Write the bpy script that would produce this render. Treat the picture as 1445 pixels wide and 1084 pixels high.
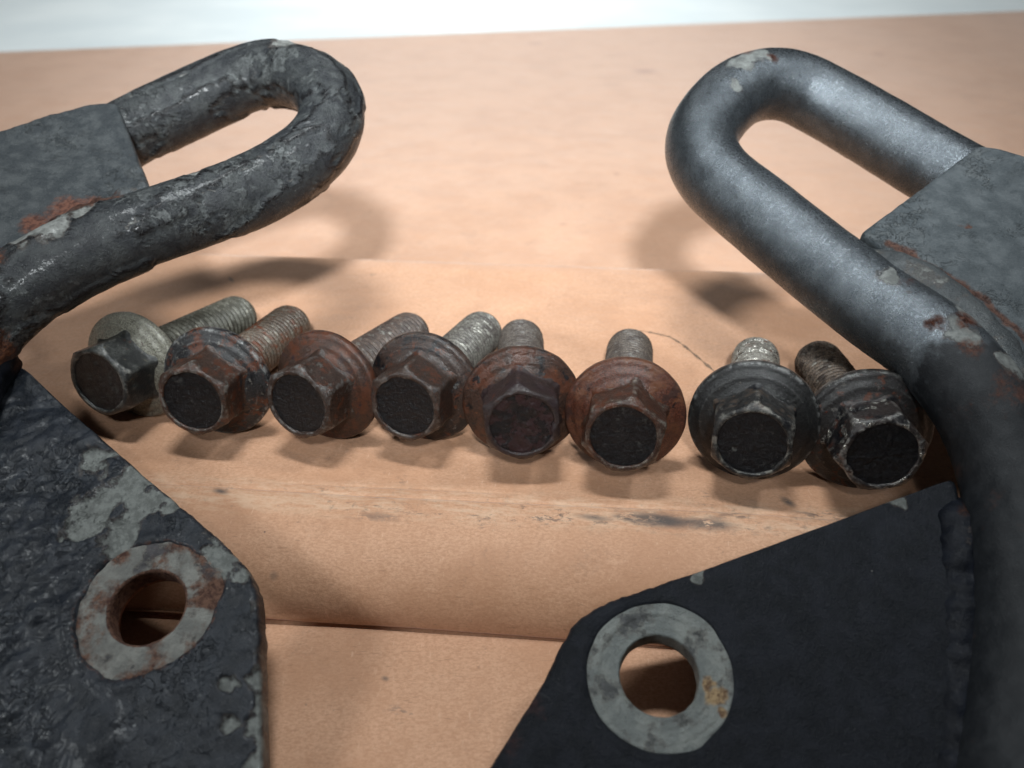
import bpy, math
from mathutils import Vector, Matrix, noise as N

for o in list(bpy.data.objects):
    bpy.data.objects.remove(o, do_unlink=True)
S = bpy.context.scene
COL = S.collection
MM = 0.001                      # everything below is written in millimetres
R = math.radians

# ------------------------------------------------------------------ camera
cam = bpy.data.cameras.new('camera')
camo = bpy.data.objects.new('camera', cam); COL.objects.link(camo)
camo.location = (0, 0, 0.115)
camo.rotation_euler = (R(56), 0, 0)
cam.sensor_width = 36; cam.lens = 28.25
cam.clip_start = 0.002; cam.clip_end = 20
cam.dof.use_dof = True; cam.dof.focus_distance = 0.168; cam.dof.aperture_fstop = 17
S.camera = camo

# ------------------------------------------------------------------ world and lamps
W = bpy.data.worlds.new('World'); S.world = W; W.use_nodes = True
W.node_tree.nodes['Background'].inputs[0].default_value = (0.92, 0.97, 1.0, 1)
W.node_tree.nodes['Background'].inputs[1].default_value = 0.008

def lamp(name, kind, loc, aim, energy, size, color=(1, 0.97, 0.93), spot=None, blend=0.5):
    l = bpy.data.lights.new(name, kind); l.energy = energy; l.color = color
    if kind == 'AREA':
        l.shape = 'DISK'; l.size = size * MM
    else:
        l.shadow_soft_size = size * MM
    if spot:
        l.spot_size = R(spot); l.spot_blend = blend
    o = bpy.data.objects.new(name, l); COL.objects.link(o)
    o.location = Vector(loc) * MM
    o.rotation_euler = (Vector(aim) - Vector(loc)).to_track_quat('-Z', 'Y').to_euler()
    return o
COOL = (.93, .985, 1.0)
lamp('front_key_spot', 'SPOT', (5, -190, 365), (0, 460, 0), 21.0, 24, COOL, spot=45, blend=1.0)  # unseen front light; cone narrowed to stand in for the camera's own shadow
lamp('ceiling_lamp', 'AREA', (-30, 165, 560), (-20, 1250, 0), 4.3, 140, COOL)
lamp('background_fill', 'AREA', (-60, 900, 600), (-60, 1300, 0), 6.5, 280, COOL)  # added fill, no real fixture: brightens the white table at the back
lamp('lamp_left', 'AREA', (-300, -40, 225), (-20, 130, 0), 0.48, 85, COOL)
lamp('lamp_right', 'AREA', (240, 190, 400), (20, 120, 0), 0.40, 46, COOL)

S.view_settings.view_transform = 'Standard'; S.view_settings.look = 'None'
S.view_settings.exposure = 0; S.view_settings.gamma = 1
S.view_settings.use_curve_mapping = False
S.render.engine = 'CYCLES'

# ------------------------------------------------------------------ node helper
class G:
    def __init__(s, name, seed=0.0, uv=False):
        s.m = bpy.data.materials.new(name); s.m.use_nodes = True
        s.t = s.m.node_tree; s.nd = s.t.nodes; s.lk = s.t.links
        s.b = s.nd['Principled BSDF']; s.seed = seed
        tc = s.nd.new('ShaderNodeTexCoord')
        mp = s.nd.new('ShaderNodeVectorMath'); mp.operation = 'SCALE'
        s.lk.new(tc.outputs['UV' if uv else 'Object'], mp.inputs[0])
        mp.inputs['Scale'].default_value = 1.0 if uv else 1000.0
        ad = s.nd.new('ShaderNodeVectorMath'); ad.operation = 'ADD'
        s.lk.new(mp.outputs[0], ad.inputs[0]); ad.inputs[1].default_value = (seed, seed * 1.7, seed * .6)
        s.raw = mp.outputs[0]; s.co = ad.outputs[0]
    def put(s, sock, v):
        if isinstance(v, bpy.types.NodeSocket): s.lk.new(v, sock)
        elif v is not None:
            sock.default_value = (*v, 1) if (isinstance(v, tuple) and len(v) == 3 and sock.type == 'RGBA') else v
    def stretch(s, sc, co=None):
        n = s.nd.new('ShaderNodeVectorMath'); n.operation = 'MULTIPLY'
        s.put(n.inputs[0], co or s.co); n.inputs[1].default_value = sc
        return n.outputs[0]
    def noise(s, scale, detail=4, rough=.6, co=None, dist=0):
        n = s.nd.new('ShaderNodeTexNoise'); s.put(n.inputs['Vector'], co or s.co)
        n.inputs['Scale'].default_value = scale; n.inputs['Detail'].default_value = detail
        n.inputs['Roughness'].default_value = rough; n.inputs['Distortion'].default_value = dist
        return n.outputs['Fac']
    def vor(s, scale, co=None, out='Distance', feat='F1'):
        n = s.nd.new('ShaderNodeTexVoronoi'); n.feature = feat; s.put(n.inputs['Vector'], co or s.co)
        n.inputs['Scale'].default_value = scale
        return n.outputs[out]
    def step(s, v, a, b, lo=0., hi=1.):
        n = s.nd.new('ShaderNodeMapRange'); n.interpolation_type = 'SMOOTHSTEP'
        s.put(n.inputs['Value'], v)
        if a > b: a, b, lo, hi = b, a, hi, lo
        n.inputs['From Min'].default_value = a; n.inputs['From Max'].default_value = b
        n.inputs['To Min'].default_value = lo; n.inputs['To Max'].default_value = hi
        return n.outputs[0]
    def ma(s, op, a, b=None, c=None):
        n = s.nd.new('ShaderNodeMath'); n.operation = op
        s.put(n.inputs[0], a); s.put(n.inputs[1], b)
        if c is not None: s.put(n.inputs[2], c)
        return n.outputs[0]
    def mix(s, f, a, b):
        n = s.nd.new('ShaderNodeMix'); n.data_type = 'RGBA'
        s.put(n.inputs['Factor'], f); s.put(n.inputs[6], a); s.put(n.inputs[7], b)
        return n.outputs[2]
    def mixf(s, f, a, b):
        n = s.nd.new('ShaderNodeMix'); n.data_type = 'FLOAT'
        s.put(n.inputs['Factor'], f); s.put(n.inputs[2], a); s.put(n.inputs[3], b)
        return n.outputs[0]
    def attr(s, name):
        n = s.nd.new('ShaderNodeAttribute'); n.attribute_name = name
        return n.outputs['Fac']
    def point(s):
        return s.nd.new('ShaderNodeNewGeometry').outputs['Pointiness']
    def blob(s, c, r, rot=0.0):
        """1 inside an ellipse (mm), 0 outside, in raw object coordinates"""
        n = s.nd.new('ShaderNodeVectorMath'); n.operation = 'SUBTRACT'
        s.put(n.inputs[0], s.raw); n.inputs[1].default_value = c
        m = s.nd.new('ShaderNodeMapping'); s.put(m.inputs['Vector'], n.outputs[0])
        m.inputs['Rotation'].default_value = (0, 0, rot)
        d = s.nd.new('ShaderNodeVectorMath'); d.operation = 'DIVIDE'
        s.put(d.inputs[0], m.outputs[0]); d.inputs[1].default_value = r
        l = s.nd.new('ShaderNodeVectorMath'); l.operation = 'LENGTH'
        s.put(l.inputs[0], d.outputs[0])
        return s.step(l.outputs['Value'], 1.0, 0.0)
    def bump(s, h, dist_mm, strength=1.0, normal=None):
        n = s.nd.new('ShaderNodeBump'); s.put(n.inputs['Height'], h)
        n.inputs['Distance'].default_value = dist_mm * MM
        s.put(n.inputs['Strength'], strength)
        s.put(n.inputs['Normal'], normal)
        return n.outputs[0]
    def done(s, col, rough, met=0.0, normal=None, spec=None):
        s.put(s.b.inputs['Base Color'], col); s.put(s.b.inputs['Roughness'], rough)
        s.put(s.b.inputs['Metallic'], met); s.put(s.b.inputs['Normal'], normal)
        if spec is not None: s.b.inputs['Specular IOR Level'].default_value = spec
        return s.m

# ------------------------------------------------------------------ mesh helper
def mesh_obj(name, verts, faces, mat, parent=None, origin=(0, 0, 0), smooth=True, attrs=None, uvs=None):
    """verts in mm, in the same space as origin; object sits at origin (or under its parent)"""
    ox, oy, oz = origin
    me = bpy.data.meshes.new(name)
    me.from_pydata([((x - ox) * MM, (y - oy) * MM, (z - oz) * MM) for x, y, z in verts], [], faces)
    if smooth: me.polygons.foreach_set('use_smooth', [True] * len(me.polygons))
    for k, vals in (attrs or {}).items():
        a = me.attributes.new(k, 'FLOAT', 'POINT'); a.data.foreach_set('value', vals)
    if uvs:
        ul = me.uv_layers.new(name='UVMap')
        for lp in me.loops: ul.data[lp.index].uv = uvs[lp.vertex_index]
    me.materials.append(mat); me.update()
    o = bpy.data.objects.new(name, me); COL.objects.link(o)
    if parent: o.parent = parent
    else: o.location = Vector(origin) * MM
    return o

def empty(name, loc, label, cat, group=None):
    o = bpy.data.objects.new(name, None); COL.objects.link(o)
    o.empty_display_size = .01; o.location = Vector(loc) * MM
    o['label'] = label; o['category'] = cat
    if group: o['group'] = group
    return o

def tag(o, label, cat):
    o['label'] = label; o['category'] = cat

def grid_faces(nu, nv, wrap_u=False, wrap_v=False):
    f = []
    for i in range(nu if wrap_u else nu - 1):
        for j in range(nv if wrap_v else nv - 1):
            a = i * nv + j; b = ((i + 1) % nu) * nv + j
            c = ((i + 1) % nu) * nv + (j + 1) % nv; d = i * nv + (j + 1) % nv
            f.append((a, b, c, d))
    return f

def fb(x, y, z, o=4, lac=2.1, h=.8):
    return N.fractal(Vector((x, y, z)), h, lac, o)
def sm(a, b, x):
    t = max(0., min(1., (x - a) / (b - a))); return t * t * (3 - 2 * t)
def spots(p, lst):
    """largest blob value at p: list of (centre, radius)"""
    v = 0.
    q = Vector(p); q = q + N.noise_vector(q * .22) * 1.6 + N.noise_vector(q * .7) * .7
    p = tuple(q)
    for (c, r) in lst:
        d = math.dist(p, c) / r
        if d < 1.6: v = max(v, 1 - d * .5 if d < 1 else max(0, .5 - (d - 1) * .85))
    return v

# ------------------------------------------------------------------ materials: paper, table
def paper_mat(name, seed, stains, faint=(), worn=False):
    g = G(name, seed)
    fib = g.noise(2.2, 6, .75, g.stretch((.6, 1.0, 1.0)))
    fine = g.noise(6.0, 3, .7)
    big = g.noise(.045, 5, .65)
    c = g.mix(g.step(fib, .34, .66), (.54, .280, .157), (.70, .402, .250))
    c = g.mix(g.step(big, .40, .66, 0, .6), c, (.52, .262, .142))
    c = g.mix(g.step(fine, .60, .8, 0, .35), c, (.45, .26, .16))
    # fine dirt specks
    sp = g.step(g.vor(.16), .048, .018)
    sp = g.ma('MULTIPLY', sp, g.step(g.noise(.05, 2), .48, .6))
    c = g.mix(g.ma('MULTIPLY', sp, .75), c, (.10, .06, .045))
    # scuffs
    grime = g.step(g.noise(.28, 6, .72), .60, .74)
    grime = g.ma('MULTIPLY', grime, g.step(g.noise(.03, 2), .46, .60, 0, .6))
    c = g.mix(grime, c, (.24, .125, .075))
    flk = g.step(g.noise(1.5, 3, .6, g.stretch((.22, 1.6, 1))), .63, .72, 0, .65)      # long fibres in the sheet
    c = g.mix(flk, c, (.40, .205, .11))
    flk2 = g.step(g.noise(1.5, 3, .6, g.stretch((1.4, .25, 1))), .64, .73, 0, .5)
    c = g.mix(flk2, c, (.76, .50, .34))
    smu = g.ma('MULTIPLY', g.step(g.noise(.07, 5, .7), .54, .70, 0, .4), g.step(g.noise(1.1, 5, .75), .35, .65))
    c = g.mix(smu, c, (.36, .19, .11))
    if worn:
        sx = g.nd.new('ShaderNodeSeparateXYZ'); g.put(sx.inputs[0], g.raw)
        band = g.ma('MULTIPLY', g.step(sx.outputs['Y'], -7.5, -2.5), g.step(sx.outputs['Y'], 7.0, 1.0))
        wn = g.noise(.5, 6, .75, g.stretch((.3, 1.2, 1)))
        c = g.mix(g.ma('MULTIPLY', g.ma('MULTIPLY', band, g.step(wn, .42, .62)), .55), c, (.74, .52, .36))
        c = g.mix(g.ma('MULTIPLY', g.ma('MULTIPLY', band, g.step(g.noise(.38, 6, .78), .57, .68)), .5), c, (.22, .15, .11))
    br = g.noise(.55, 6, .75, g.stretch((.55, 1.3, 1)))
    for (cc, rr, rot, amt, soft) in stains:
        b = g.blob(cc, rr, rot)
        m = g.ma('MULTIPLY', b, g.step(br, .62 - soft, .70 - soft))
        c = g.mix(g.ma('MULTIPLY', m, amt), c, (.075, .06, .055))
    for (cc, rr, rot, amt) in faint:
        c = g.mix(g.ma('MULTIPLY', g.blob(cc, rr, rot), amt), c, (.30, .10, .045))
    h = g.ma('ADD', g.ma('MULTIPLY', fib, .6), g.ma('MULTIPLY', fine, .3))
    n = g.bump(h, .16)
    n = g.bump(g.noise(.08, 3), 1.2, .5, n)
    g.b.inputs['Sheen Weight'].default_value = .45 if worn else .8; g.b.inputs['Sheen Roughness'].default_value = .45
    return g.done(c, .56, 0, n, .5)

g = G('white_laminate', 3)
tbl_mat = g.done(g.mix(g.step(g.noise(.01, 3), .35, .7), (.74, .79, .80), (.82, .86, .86)), .45,
                 0, g.bump(g.noise(.5, 4), .05))

# ------------------------------------------------------------------ tabletop and sheet of paper
tv = [(-1500, -500, -17.2), (1500, -500, -17.2), (1500, 2400, -17.2), (-1500, 2400, -17.2),
      (-1500, -500, -40), (1500, -500, -40), (1500, 2400, -40), (-1500, 2400, -40)]
tf = [(0, 1, 2, 3), (7, 6, 5, 4), (0, 4, 5, 1), (1, 5, 6, 2), (2, 6, 7, 3), (3, 7, 4, 0)]
o = mesh_obj('tabletop', tv, tf, tbl_mat, smooth=False); o['kind'] = 'structure'

NX, NY = 120, 130
vs = []
for i in range(NX):
    t = i / (NX - 1); x = -560 + 1200 * t
    yf = 645 + (x + 387) * (179 / 869)          # far edge runs slightly away to the right
    for j in range(NY):
        y = -120 + (yf + 120) * j / (NY - 1)
        z = -16.25 + .35 * N.noise(Vector((x * .012, y * .012, 3))) + .15 * N.noise(Vector((x * .05, y * .05, 7)))
        if j == NY - 1: z = -16.6
        vs.append((x, y, z))
n0 = len(vs)
vs += [(x, y, z - .45) for x, y, z in vs]
f1 = grid_faces(NX, NY)
fs = f1 + [tuple(n0 + k for k in reversed(q)) for q in f1]
ring = [i * NY for i in range(NX)] + [(NX - 1) * NY + j for j in range(1, NY)] + \
       [i * NY + NY - 1 for i in range(NX - 2, -1, -1)] + [j for j in range(NY - 2, 0, -1)]
for a, b in zip(ring, ring[1:] + ring[:1]): fs.append((b, a, n0 + a, n0 + b))
pm = paper_mat('kraft_paper', 11, [((-20, 88, -16), (5, 2, 9), .2, .5, .1), ((-24, 95, -16), (1.2, .8, 9), .4, .7, .3)],
               [((91.8, 581, -16), (12, 11, 20), 0, .7), ((18, 672, -16), (10, 9, 20), 0, .55), ((49.8, 373.6, -16), (2.2, 3.4, 20), 0, .6),
                ((21.3, 313.5, -16), (2.4, 2, 20), 0, .5), ((274, 637, -16), (6, 10, 20), 0, .4), ((-20, 420, -16), (3, 3, 20), 0, .35)])
o = mesh_obj('paper_sheet', vs, fs, pm)
tag(o, 'wide sheet of orange-brown kraft paper spread flat over the white table', 'paper')

# ------------------------------------------------------------------ folded cardboard flap the bolts lie on
SO = (0.0, 125.0, 0.0); SYAW = R(-4.3)
prof = []
for k in range(0, 27):                                     # rolled front, from the bottom up
    t = math.pi / 2 * (1.06 - 1.06 * k / 26)
    prof.append((-21.0 * math.sin(t), -15.9 * (1 - math.cos(t)) if t <= math.pi / 2 else -15.9 - 1.2 * math.sin(t - math.pi / 2)))
for k in range(1, 33): prof.append((8.0 * k / 32, 0.0))
for k in range(1, 69): prof.append((8.0 + 108.0 * k / 68, 0.0))
prof += [(116.6, -.4), (116.6, -1.6), (115.8, -2.2)]
NP = len(prof); NU = 230
vs = []
for i in range(NU):
    u = -215 + 430 * i / (NU - 1)
    for (v, z) in prof:
        dz = .22 * fb(u * .022, v * .022, 1.3, 2) + .05 * N.noise(Vector((u * .2, v * .25, 4)))
        dv = 0
        if v < 12:                                         # the front fold: wavy roll, two faint creases
            w = sm(12, -4, v)
            dz += w * .28 * N.noise(Vector((u * .03, v * .05, 9)))
            dz -= .30 * math.exp(-((v - 1.2 - .8 * N.noise(Vector((u * .02, 0, 0)))) / .40) ** 2)
            dz -= .16 * math.exp(-((v - 3.6 - .5 * N.noise(Vector((u * .03, 4, 0)))) / .35) ** 2) * sm(-.2, .3, N.noise(Vector((u * .02, 8, 0))))
            dz += .14 * math.exp(-((v + 1.4) / .9) ** 2)
            dv = w * .8 * N.noise(Vector((u * .018, 2.2, z * .03)))
        if z < -14.6: dz += .5 + .55 * sm(-30, -58, u)     # little gap above the paper, wider at the left
        if v > 110: dz -= .3 * sm(110, 116, v)
        vs.append((u, v + dv, z + dz))
fs = grid_faces(NU, NP)
# underside
b0 = len(vs)
for i in range(NU):
    u = -215 + 430 * i / (NU - 1)
    vs += [(u, 115.0, -3.0), (u, 60, -15.4), (u, -18.0, -15.6)]
for i in range(NU - 1):
    a, c = i * NP + NP - 1, (i + 1) * NP + NP - 1
    p, q = b0 + 3 * i, b0 + 3 * i + 3
    fs += [(a, c, q, p), (p, q, q + 1, p + 1), (p + 1, q + 1, q + 2, p + 2), (p + 2, q + 2, (i + 1) * NP, i * NP)]
fs = [tuple(reversed(f)) if k >= 0 else f for k, f in enumerate(fs)]
fs = [tuple(reversed(f)) for f in fs]
def sl(x, y, z=0):                                         # world -> flap coordinates
    dx, dy = x - SO[0], y - SO[1]
    c, s_ = math.cos(-SYAW), math.sin(-SYAW)
    return (dx * c - dy * s_, dx * s_ + dy * c, z)
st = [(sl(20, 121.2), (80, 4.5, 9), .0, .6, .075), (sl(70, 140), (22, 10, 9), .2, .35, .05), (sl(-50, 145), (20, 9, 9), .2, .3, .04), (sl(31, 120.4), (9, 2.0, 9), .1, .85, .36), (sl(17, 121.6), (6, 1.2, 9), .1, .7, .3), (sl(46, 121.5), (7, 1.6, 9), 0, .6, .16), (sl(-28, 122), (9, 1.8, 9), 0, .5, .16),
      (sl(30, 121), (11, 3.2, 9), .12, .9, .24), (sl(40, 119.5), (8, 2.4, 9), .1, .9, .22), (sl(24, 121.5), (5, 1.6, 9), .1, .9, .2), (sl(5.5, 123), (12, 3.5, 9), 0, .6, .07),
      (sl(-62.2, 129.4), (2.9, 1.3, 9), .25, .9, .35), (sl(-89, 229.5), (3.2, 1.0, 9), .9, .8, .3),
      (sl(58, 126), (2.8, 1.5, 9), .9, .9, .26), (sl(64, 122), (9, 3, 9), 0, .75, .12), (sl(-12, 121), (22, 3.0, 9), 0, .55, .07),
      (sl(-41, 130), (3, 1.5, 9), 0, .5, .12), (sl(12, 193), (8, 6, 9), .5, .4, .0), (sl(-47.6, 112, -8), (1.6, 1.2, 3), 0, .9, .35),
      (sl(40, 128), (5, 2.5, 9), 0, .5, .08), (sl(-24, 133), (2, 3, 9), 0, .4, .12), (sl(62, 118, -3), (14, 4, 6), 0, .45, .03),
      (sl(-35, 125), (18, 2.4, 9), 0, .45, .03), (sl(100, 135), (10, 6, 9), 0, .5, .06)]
o = mesh_obj('cardboard_flap', vs, fs, paper_mat('kraft_cardboard', 5, st, worn=True), origin=(0, 0, 0))
o.location = Vector(SO) * MM; o.rotation_euler = (0, 0, SYAW)
tag(o, 'folded kraft cardboard flap with rounded front fold under the row of bolts', 'cardboard')
flap = o
# pencil arc drawn on the flap
g = G('graphite', 2)
pen = g.done(g.mix(g.step(g.noise(2.2, 4, .7), .42, .6), (.33, .21, .13), (.05, .04, .04)), .7)
arc = [(33, 197.6), (37, 197.2), (39.5, 196.3), (44.2, 193.9), (47.0, 189.7), (50.0, 183.1), (53.0, 176.1), (54.2, 172)]
vs = []; M_ = 60
for k in range(M_):
    t = k / (M_ - 1) * (len(arc) - 1); i = min(int(t), len(arc) - 2); f = t - i
    x = arc[i][0] * (1 - f) + arc[i + 1][0] * f; y = arc[i][1] * (1 - f) + arc[i + 1][1] * f
    dx, dy = arc[i + 1][0] - arc[i][0], arc[i + 1][1] - arc[i][1]; L = math.hypot(dx, dy)
    w = max(.06, .30 + .45 * N.noise(Vector((k * .35, 1, 5))))
    if k < 14: w *= .35
    for sgn in (-1, 1):
        a = sl(x - dy / L * w * sgn, y + dx / L * w * sgn)
        vs.append((a[0], a[1], .22 * fb(a[0] * .022, a[1] * .022, 1.3, 2) + .10))
mesh_obj('pencil_mark', vs, grid_faces(M_, 2), pen, parent=flap)

# ------------------------------------------------------------------ hook material
def hook_mat(name, seed, paint, paint2, bare, rustc, rough=.45, fine=.05, lump=.25, brush=False, gl=.35, metal=0.0, speck=1.0, chipn=.8, scuff=0.0, scc=(.11, .118, .118), cav=False, flake=0.0, wet=0.0, rvar=1.0):
    g = G(name, seed)
    ch = g.ma('ADD', g.attr('chip'), g.ma('MULTIPLY', g.ma('SUBTRACT', g.noise(.7, 6, .75), .5), chipn))
    m = g.step(ch, .45, .57)
    rim = g.ma('MULTIPLY', g.step(ch, .38, .47), g.ma('SUBTRACT', 1.0, m))
    ru = g.ma('ADD', g.attr('rust'), g.ma('MULTIPLY', g.ma('SUBTRACT', g.noise(1.1, 5, .7), .5), .7))
    rm = g.step(ru, .42, .78)
    v1 = g.noise(.25, 5, .65)
    pc = g.mix(g.step(v1, .38, .68), paint, paint2)
    # pale dust specks
    sp = g.ma('MULTIPLY', g.step(g.vor(.33), .075, .04), g.step(g.noise(.4, 2), .52, .6))
    pc = g.mix(g.ma('MULTIPLY', sp, .5 * speck), pc, (.35, .34, .32))
    def turned(a):
        mp = g.nd.new('ShaderNodeMapping'); g.put(mp.inputs['Vector'], g.co); mp.inputs['Rotation'].default_value = (.2, .1, a)
        return mp.outputs[0]
    scr = g.step(g.noise(.9, 2, .5, g.stretch((.07, 2.6, 1.2), turned(.6)), dist=.3), .695, .72)
    scr2 = g.step(g.noise(.9, 2, .5, g.stretch((.10, 2.4, 1.2), turned(-1.1)), dist=.3), .70, .725)
    pc = g.mix(g.ma('MULTIPLY', g.ma('MULTIPLY', g.ma('MAXIMUM', scr, scr2), g.step(g.noise(.05, 2), .45, .6)), .10), pc, (.12, .125, .13))
    dust = g.step(g.noise(3.2, 4, .75), .62, .80, 0, .30)
    pc = g.mix(dust, pc, (.13, .125, .12))
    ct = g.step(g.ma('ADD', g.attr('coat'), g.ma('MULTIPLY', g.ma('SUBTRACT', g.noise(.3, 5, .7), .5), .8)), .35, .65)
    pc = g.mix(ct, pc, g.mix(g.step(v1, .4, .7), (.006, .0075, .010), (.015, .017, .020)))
    bc = g.mix(g.step(g.noise(.55, 6, .7), .38, .62), tuple(x * .55 for x in bare), bare)
    bc = g.mix(g.step(g.noise(2.5, 4, .7), .6, .72, 0, .5), bc, tuple(min(.6, x * 1.9) for x in bare))
    rc = g.mix(g.step(g.noise(.9, 5, .7), .4, .62), rustc, (rustc[0] * .35, rustc[1] * .28, rustc[2] * .3))
    if scuff:
        if cav:
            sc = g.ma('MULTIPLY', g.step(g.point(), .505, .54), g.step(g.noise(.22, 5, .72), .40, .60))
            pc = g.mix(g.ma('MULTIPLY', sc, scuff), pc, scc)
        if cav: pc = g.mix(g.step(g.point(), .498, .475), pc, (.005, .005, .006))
        sc2 = g.ma('MULTIPLY', g.step(g.noise(1.3, 6, .78), .56, .68), g.step(g.noise(.1, 3), .42, .6))
        pc = g.mix(g.ma('MULTIPLY', sc2, scuff * .55), pc, scc)
    fl = None
    if flake:
        fl = g.step(g.ma('ADD', g.noise(.30, 7, .74, dist=.7), g.ma('MULTIPLY', g.ma('SUBTRACT', g.noise(.09, 3), .5), .35)), .515, .545)
        fcol = g.mix(g.step(g.noise(.8, 6, .75), .40, .62), tuple(x * .35 for x in scc), scc)
        fl = g.ma('MULTIPLY', fl, g.step(g.noise(.055, 3, .6), .46, .60))
        pc = g.mix(g.ma('MULTIPLY', fl, flake), pc, fcol)
    c = g.mix(g.ma('MULTIPLY', rim, .35), pc, (.10, .075, .06))
    c = g.mix(m, c, bc)
    c = g.mix(rm, c, rc)
    ro = g.mixf(m, g.step(g.noise(1.5, 6, .75), .32, .68, rough - .17 * rvar, rough + .2 * rvar), .5)
    ro = g.mixf(ct, ro, .58)
    ro = g.mixf(rm, ro, .8)
    hn = g.noise(3.5, 4, .65) if not brush else g.noise(1.6, 5, .7, g.stretch((.5, 2.2, 2.2)))
    n = g.bump(hn, fine * 1.8)
    n = g.bump(g.noise(1.1, 5, .68), lump * 1.3, 1.0, n)
    n = g.bump(m, -.12, .7, n)
    if fl is not None: n = g.bump(fl, .22, .9, n)
    n = g.bump(g.noise(1.6, 4, .7), .22, g.ma('MULTIPLY', rm, .8), n)
    mt = g.ma('MULTIPLY', g.ma('SUBTRACT', 1.0, m), g.ma('MULTIPLY', g.ma('SUBTRACT', 1.0, ct), metal))
    if wet:
        g.b.inputs['Coat Weight'].default_value = wet; g.b.inputs['Coat Roughness'].default_value = .16
        g.put(g.b.inputs['Coat Normal'], g.bump(g.noise(.2, 4, .55), .40))
    return g.done(c, ro, mt, n, gl)

RUST = (.20, .075, .035)
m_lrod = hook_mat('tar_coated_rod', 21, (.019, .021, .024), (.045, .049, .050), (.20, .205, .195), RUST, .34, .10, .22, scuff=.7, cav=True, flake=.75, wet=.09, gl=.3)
m_lplate = hook_mat('tar_coated_plate', 31, (.009, .0115, .016), (.022, .026, .034), (.165, .175, .165), RUST, .36, .06, .12, chipn=.7, scuff=.25, scc=(.075, .085, .10), flake=.3, wet=.06, gl=.3)
m_lgus = hook_mat('tar_coated_gusset', 33, (.027, .032, .036), (.056, .062, .065), (.20, .20, .17), (.12, .05, .032), .45, .13, .20, scuff=.4, flake=.35)
m_lring = hook_mat('bare_ring_scabbed', 35, (.145, .145, .135), (.24, .24, .22), (.085, .08, .085), (.15, .078, .052), .5, .12, .32, speck=.3)
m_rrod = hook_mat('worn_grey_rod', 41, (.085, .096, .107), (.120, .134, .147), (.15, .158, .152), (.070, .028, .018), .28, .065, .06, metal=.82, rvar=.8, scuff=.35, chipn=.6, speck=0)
m_rgus = hook_mat('brushed_grey_gusset', 43, (.042, .051, .057), (.076, .087, .094), (.18, .185, .175), (.085, .042, .030), .48, .14, .06, brush=True, chipn=.6, scuff=.3, flake=.3)
m_rplate = hook_mat('black_painted_plate', 45, (.005, .0065, .010), (.011, .013, .019), (.17, .18, .17), (.05, .028, .028), .44, .12, .20, gl=.22, chipn=.6, scuff=.3, scc=(.05, .056, .065))
m_rring = hook_mat('bare_ring_clean', 47, (.17, .185, .18), (.25, .265, .25), (.105, .108, .11), (.42, .30, .17), .42, .12, .28, metal=.25, speck=.3, scuff=.2, scc=(.3, .31, .3))
m_weld = hook_mat('black_weld', 49, (.004, .005, .008), (.009, .011, .017), (.04, .048, .062), (.05, .025, .018), .46, .05, .10, gl=.14)
m_rweld = hook_mat('rusty_weld', 53, (.050, .056, .060), (.085, .092, .095), (.15, .155, .148), (.070, .032, .021), .42, .10, .22, metal=.4, scuff=.4)

# ------------------------------------------------------------------ swept tube with fields
def spline(pts, step):
    P = [Vector(p) for p in pts]
    P = [P[0] * 2 - P[1]] + P + [P[-1] * 2 - P[-2]]
    out = []
    for i in range(1, len(P) - 2):
        n = max(2, int((P[i + 1] - P[i]).length / step))
        for k in range(n):
            t = k / n; t2 = t * t; t3 = t2 * t
            out.append(.5 * ((2 * P[i]) + (P[i + 1] - P[i - 1]) * t + (2 * P[i - 1] - 5 * P[i] + 4 * P[i + 1] - P[i + 2]) * t2
                             + (3 * P[i] - P[i - 1] - 3 * P[i + 1] + P[i + 2]) * t3))
    out.append(P[-2])
    for _ in range(10):                                     # relax: an even, smoothly bent bar
        out = [out[0]] + [(out[i - 1] + out[i] * 2 + out[i + 1]) / 4 for i in range(1, len(out) - 1)] + [out[-1]]
    return out

def tube(name, pts, rad, mat, parent, origin, field, seg=64, step=1.0, flat=1.0, coat=None):
    C = spline(pts, step); n = len(C)
    T = [(C[min(i + 1, n - 1)] - C[max(i - 1, 0)]).normalized() for i in range(n)]
    up = Vector((0, 0, -1)); a = (up - T[0] * up.dot(T[0])).normalized()
    vs, chip, rust = [], [], []; s = 0
    for i in range(n):
        a = (a - T[i] * a.dot(T[i])).normalized(); b = T[i].cross(a)
        if i: s += (C[i] - C[i - 1]).length
        r0 = rad(s) if callable(rad) else rad
        for j in range(seg):
            th = 2 * math.pi * j / seg
            d = a * math.cos(th) * flat + b * math.sin(th)
            p = C[i] + d * r0
            dr, c, ru = field(p, s, th)
            p = p + d * dr
            vs.append(tuple(p)); chip.append(c); rust.append(ru)
    fs = grid_faces(n, seg, wrap_v=True)
    for e, rev in ((0, False), (n - 1, True)):
        k = len(vs); vs.append(tuple(C[e])); chip.append(0); rust.append(0)
        for j in range(seg):
            q = (e * seg + j, e * seg + (j + 1) % seg, k)
            fs.append(tuple(reversed(q)) if rev else q)
    at = {'chip': chip, 'rust': rust}
    if coat: at['coat'] = [coat(v) for v in vs]
    return mesh_obj(name, vs, fs, mat, parent, origin, attrs=at)

# ------------------------------------------------------------------ plates with a bolt hole
def rounded(poly, r, n=8):
    out = []
    m = len(poly)
    for i in range(m):
        p0, p1, p2 = Vector(poly[i - 1]), Vector(poly[i]), Vector(poly[(i + 1) % m])
        d0, d2 = (p0 - p1), (p2 - p1)
        rr = min(r, d0.length * .45, d2.length * .45)
        a, b = p1 + d0.normalized() * rr, p1 + d2.normalized() * rr
        for k in range(n + 1):
            t = k / n
            out.append((a * (1 - t) ** 2 + p1 * 2 * t * (1 - t) + b * t * t))
    return out

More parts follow.
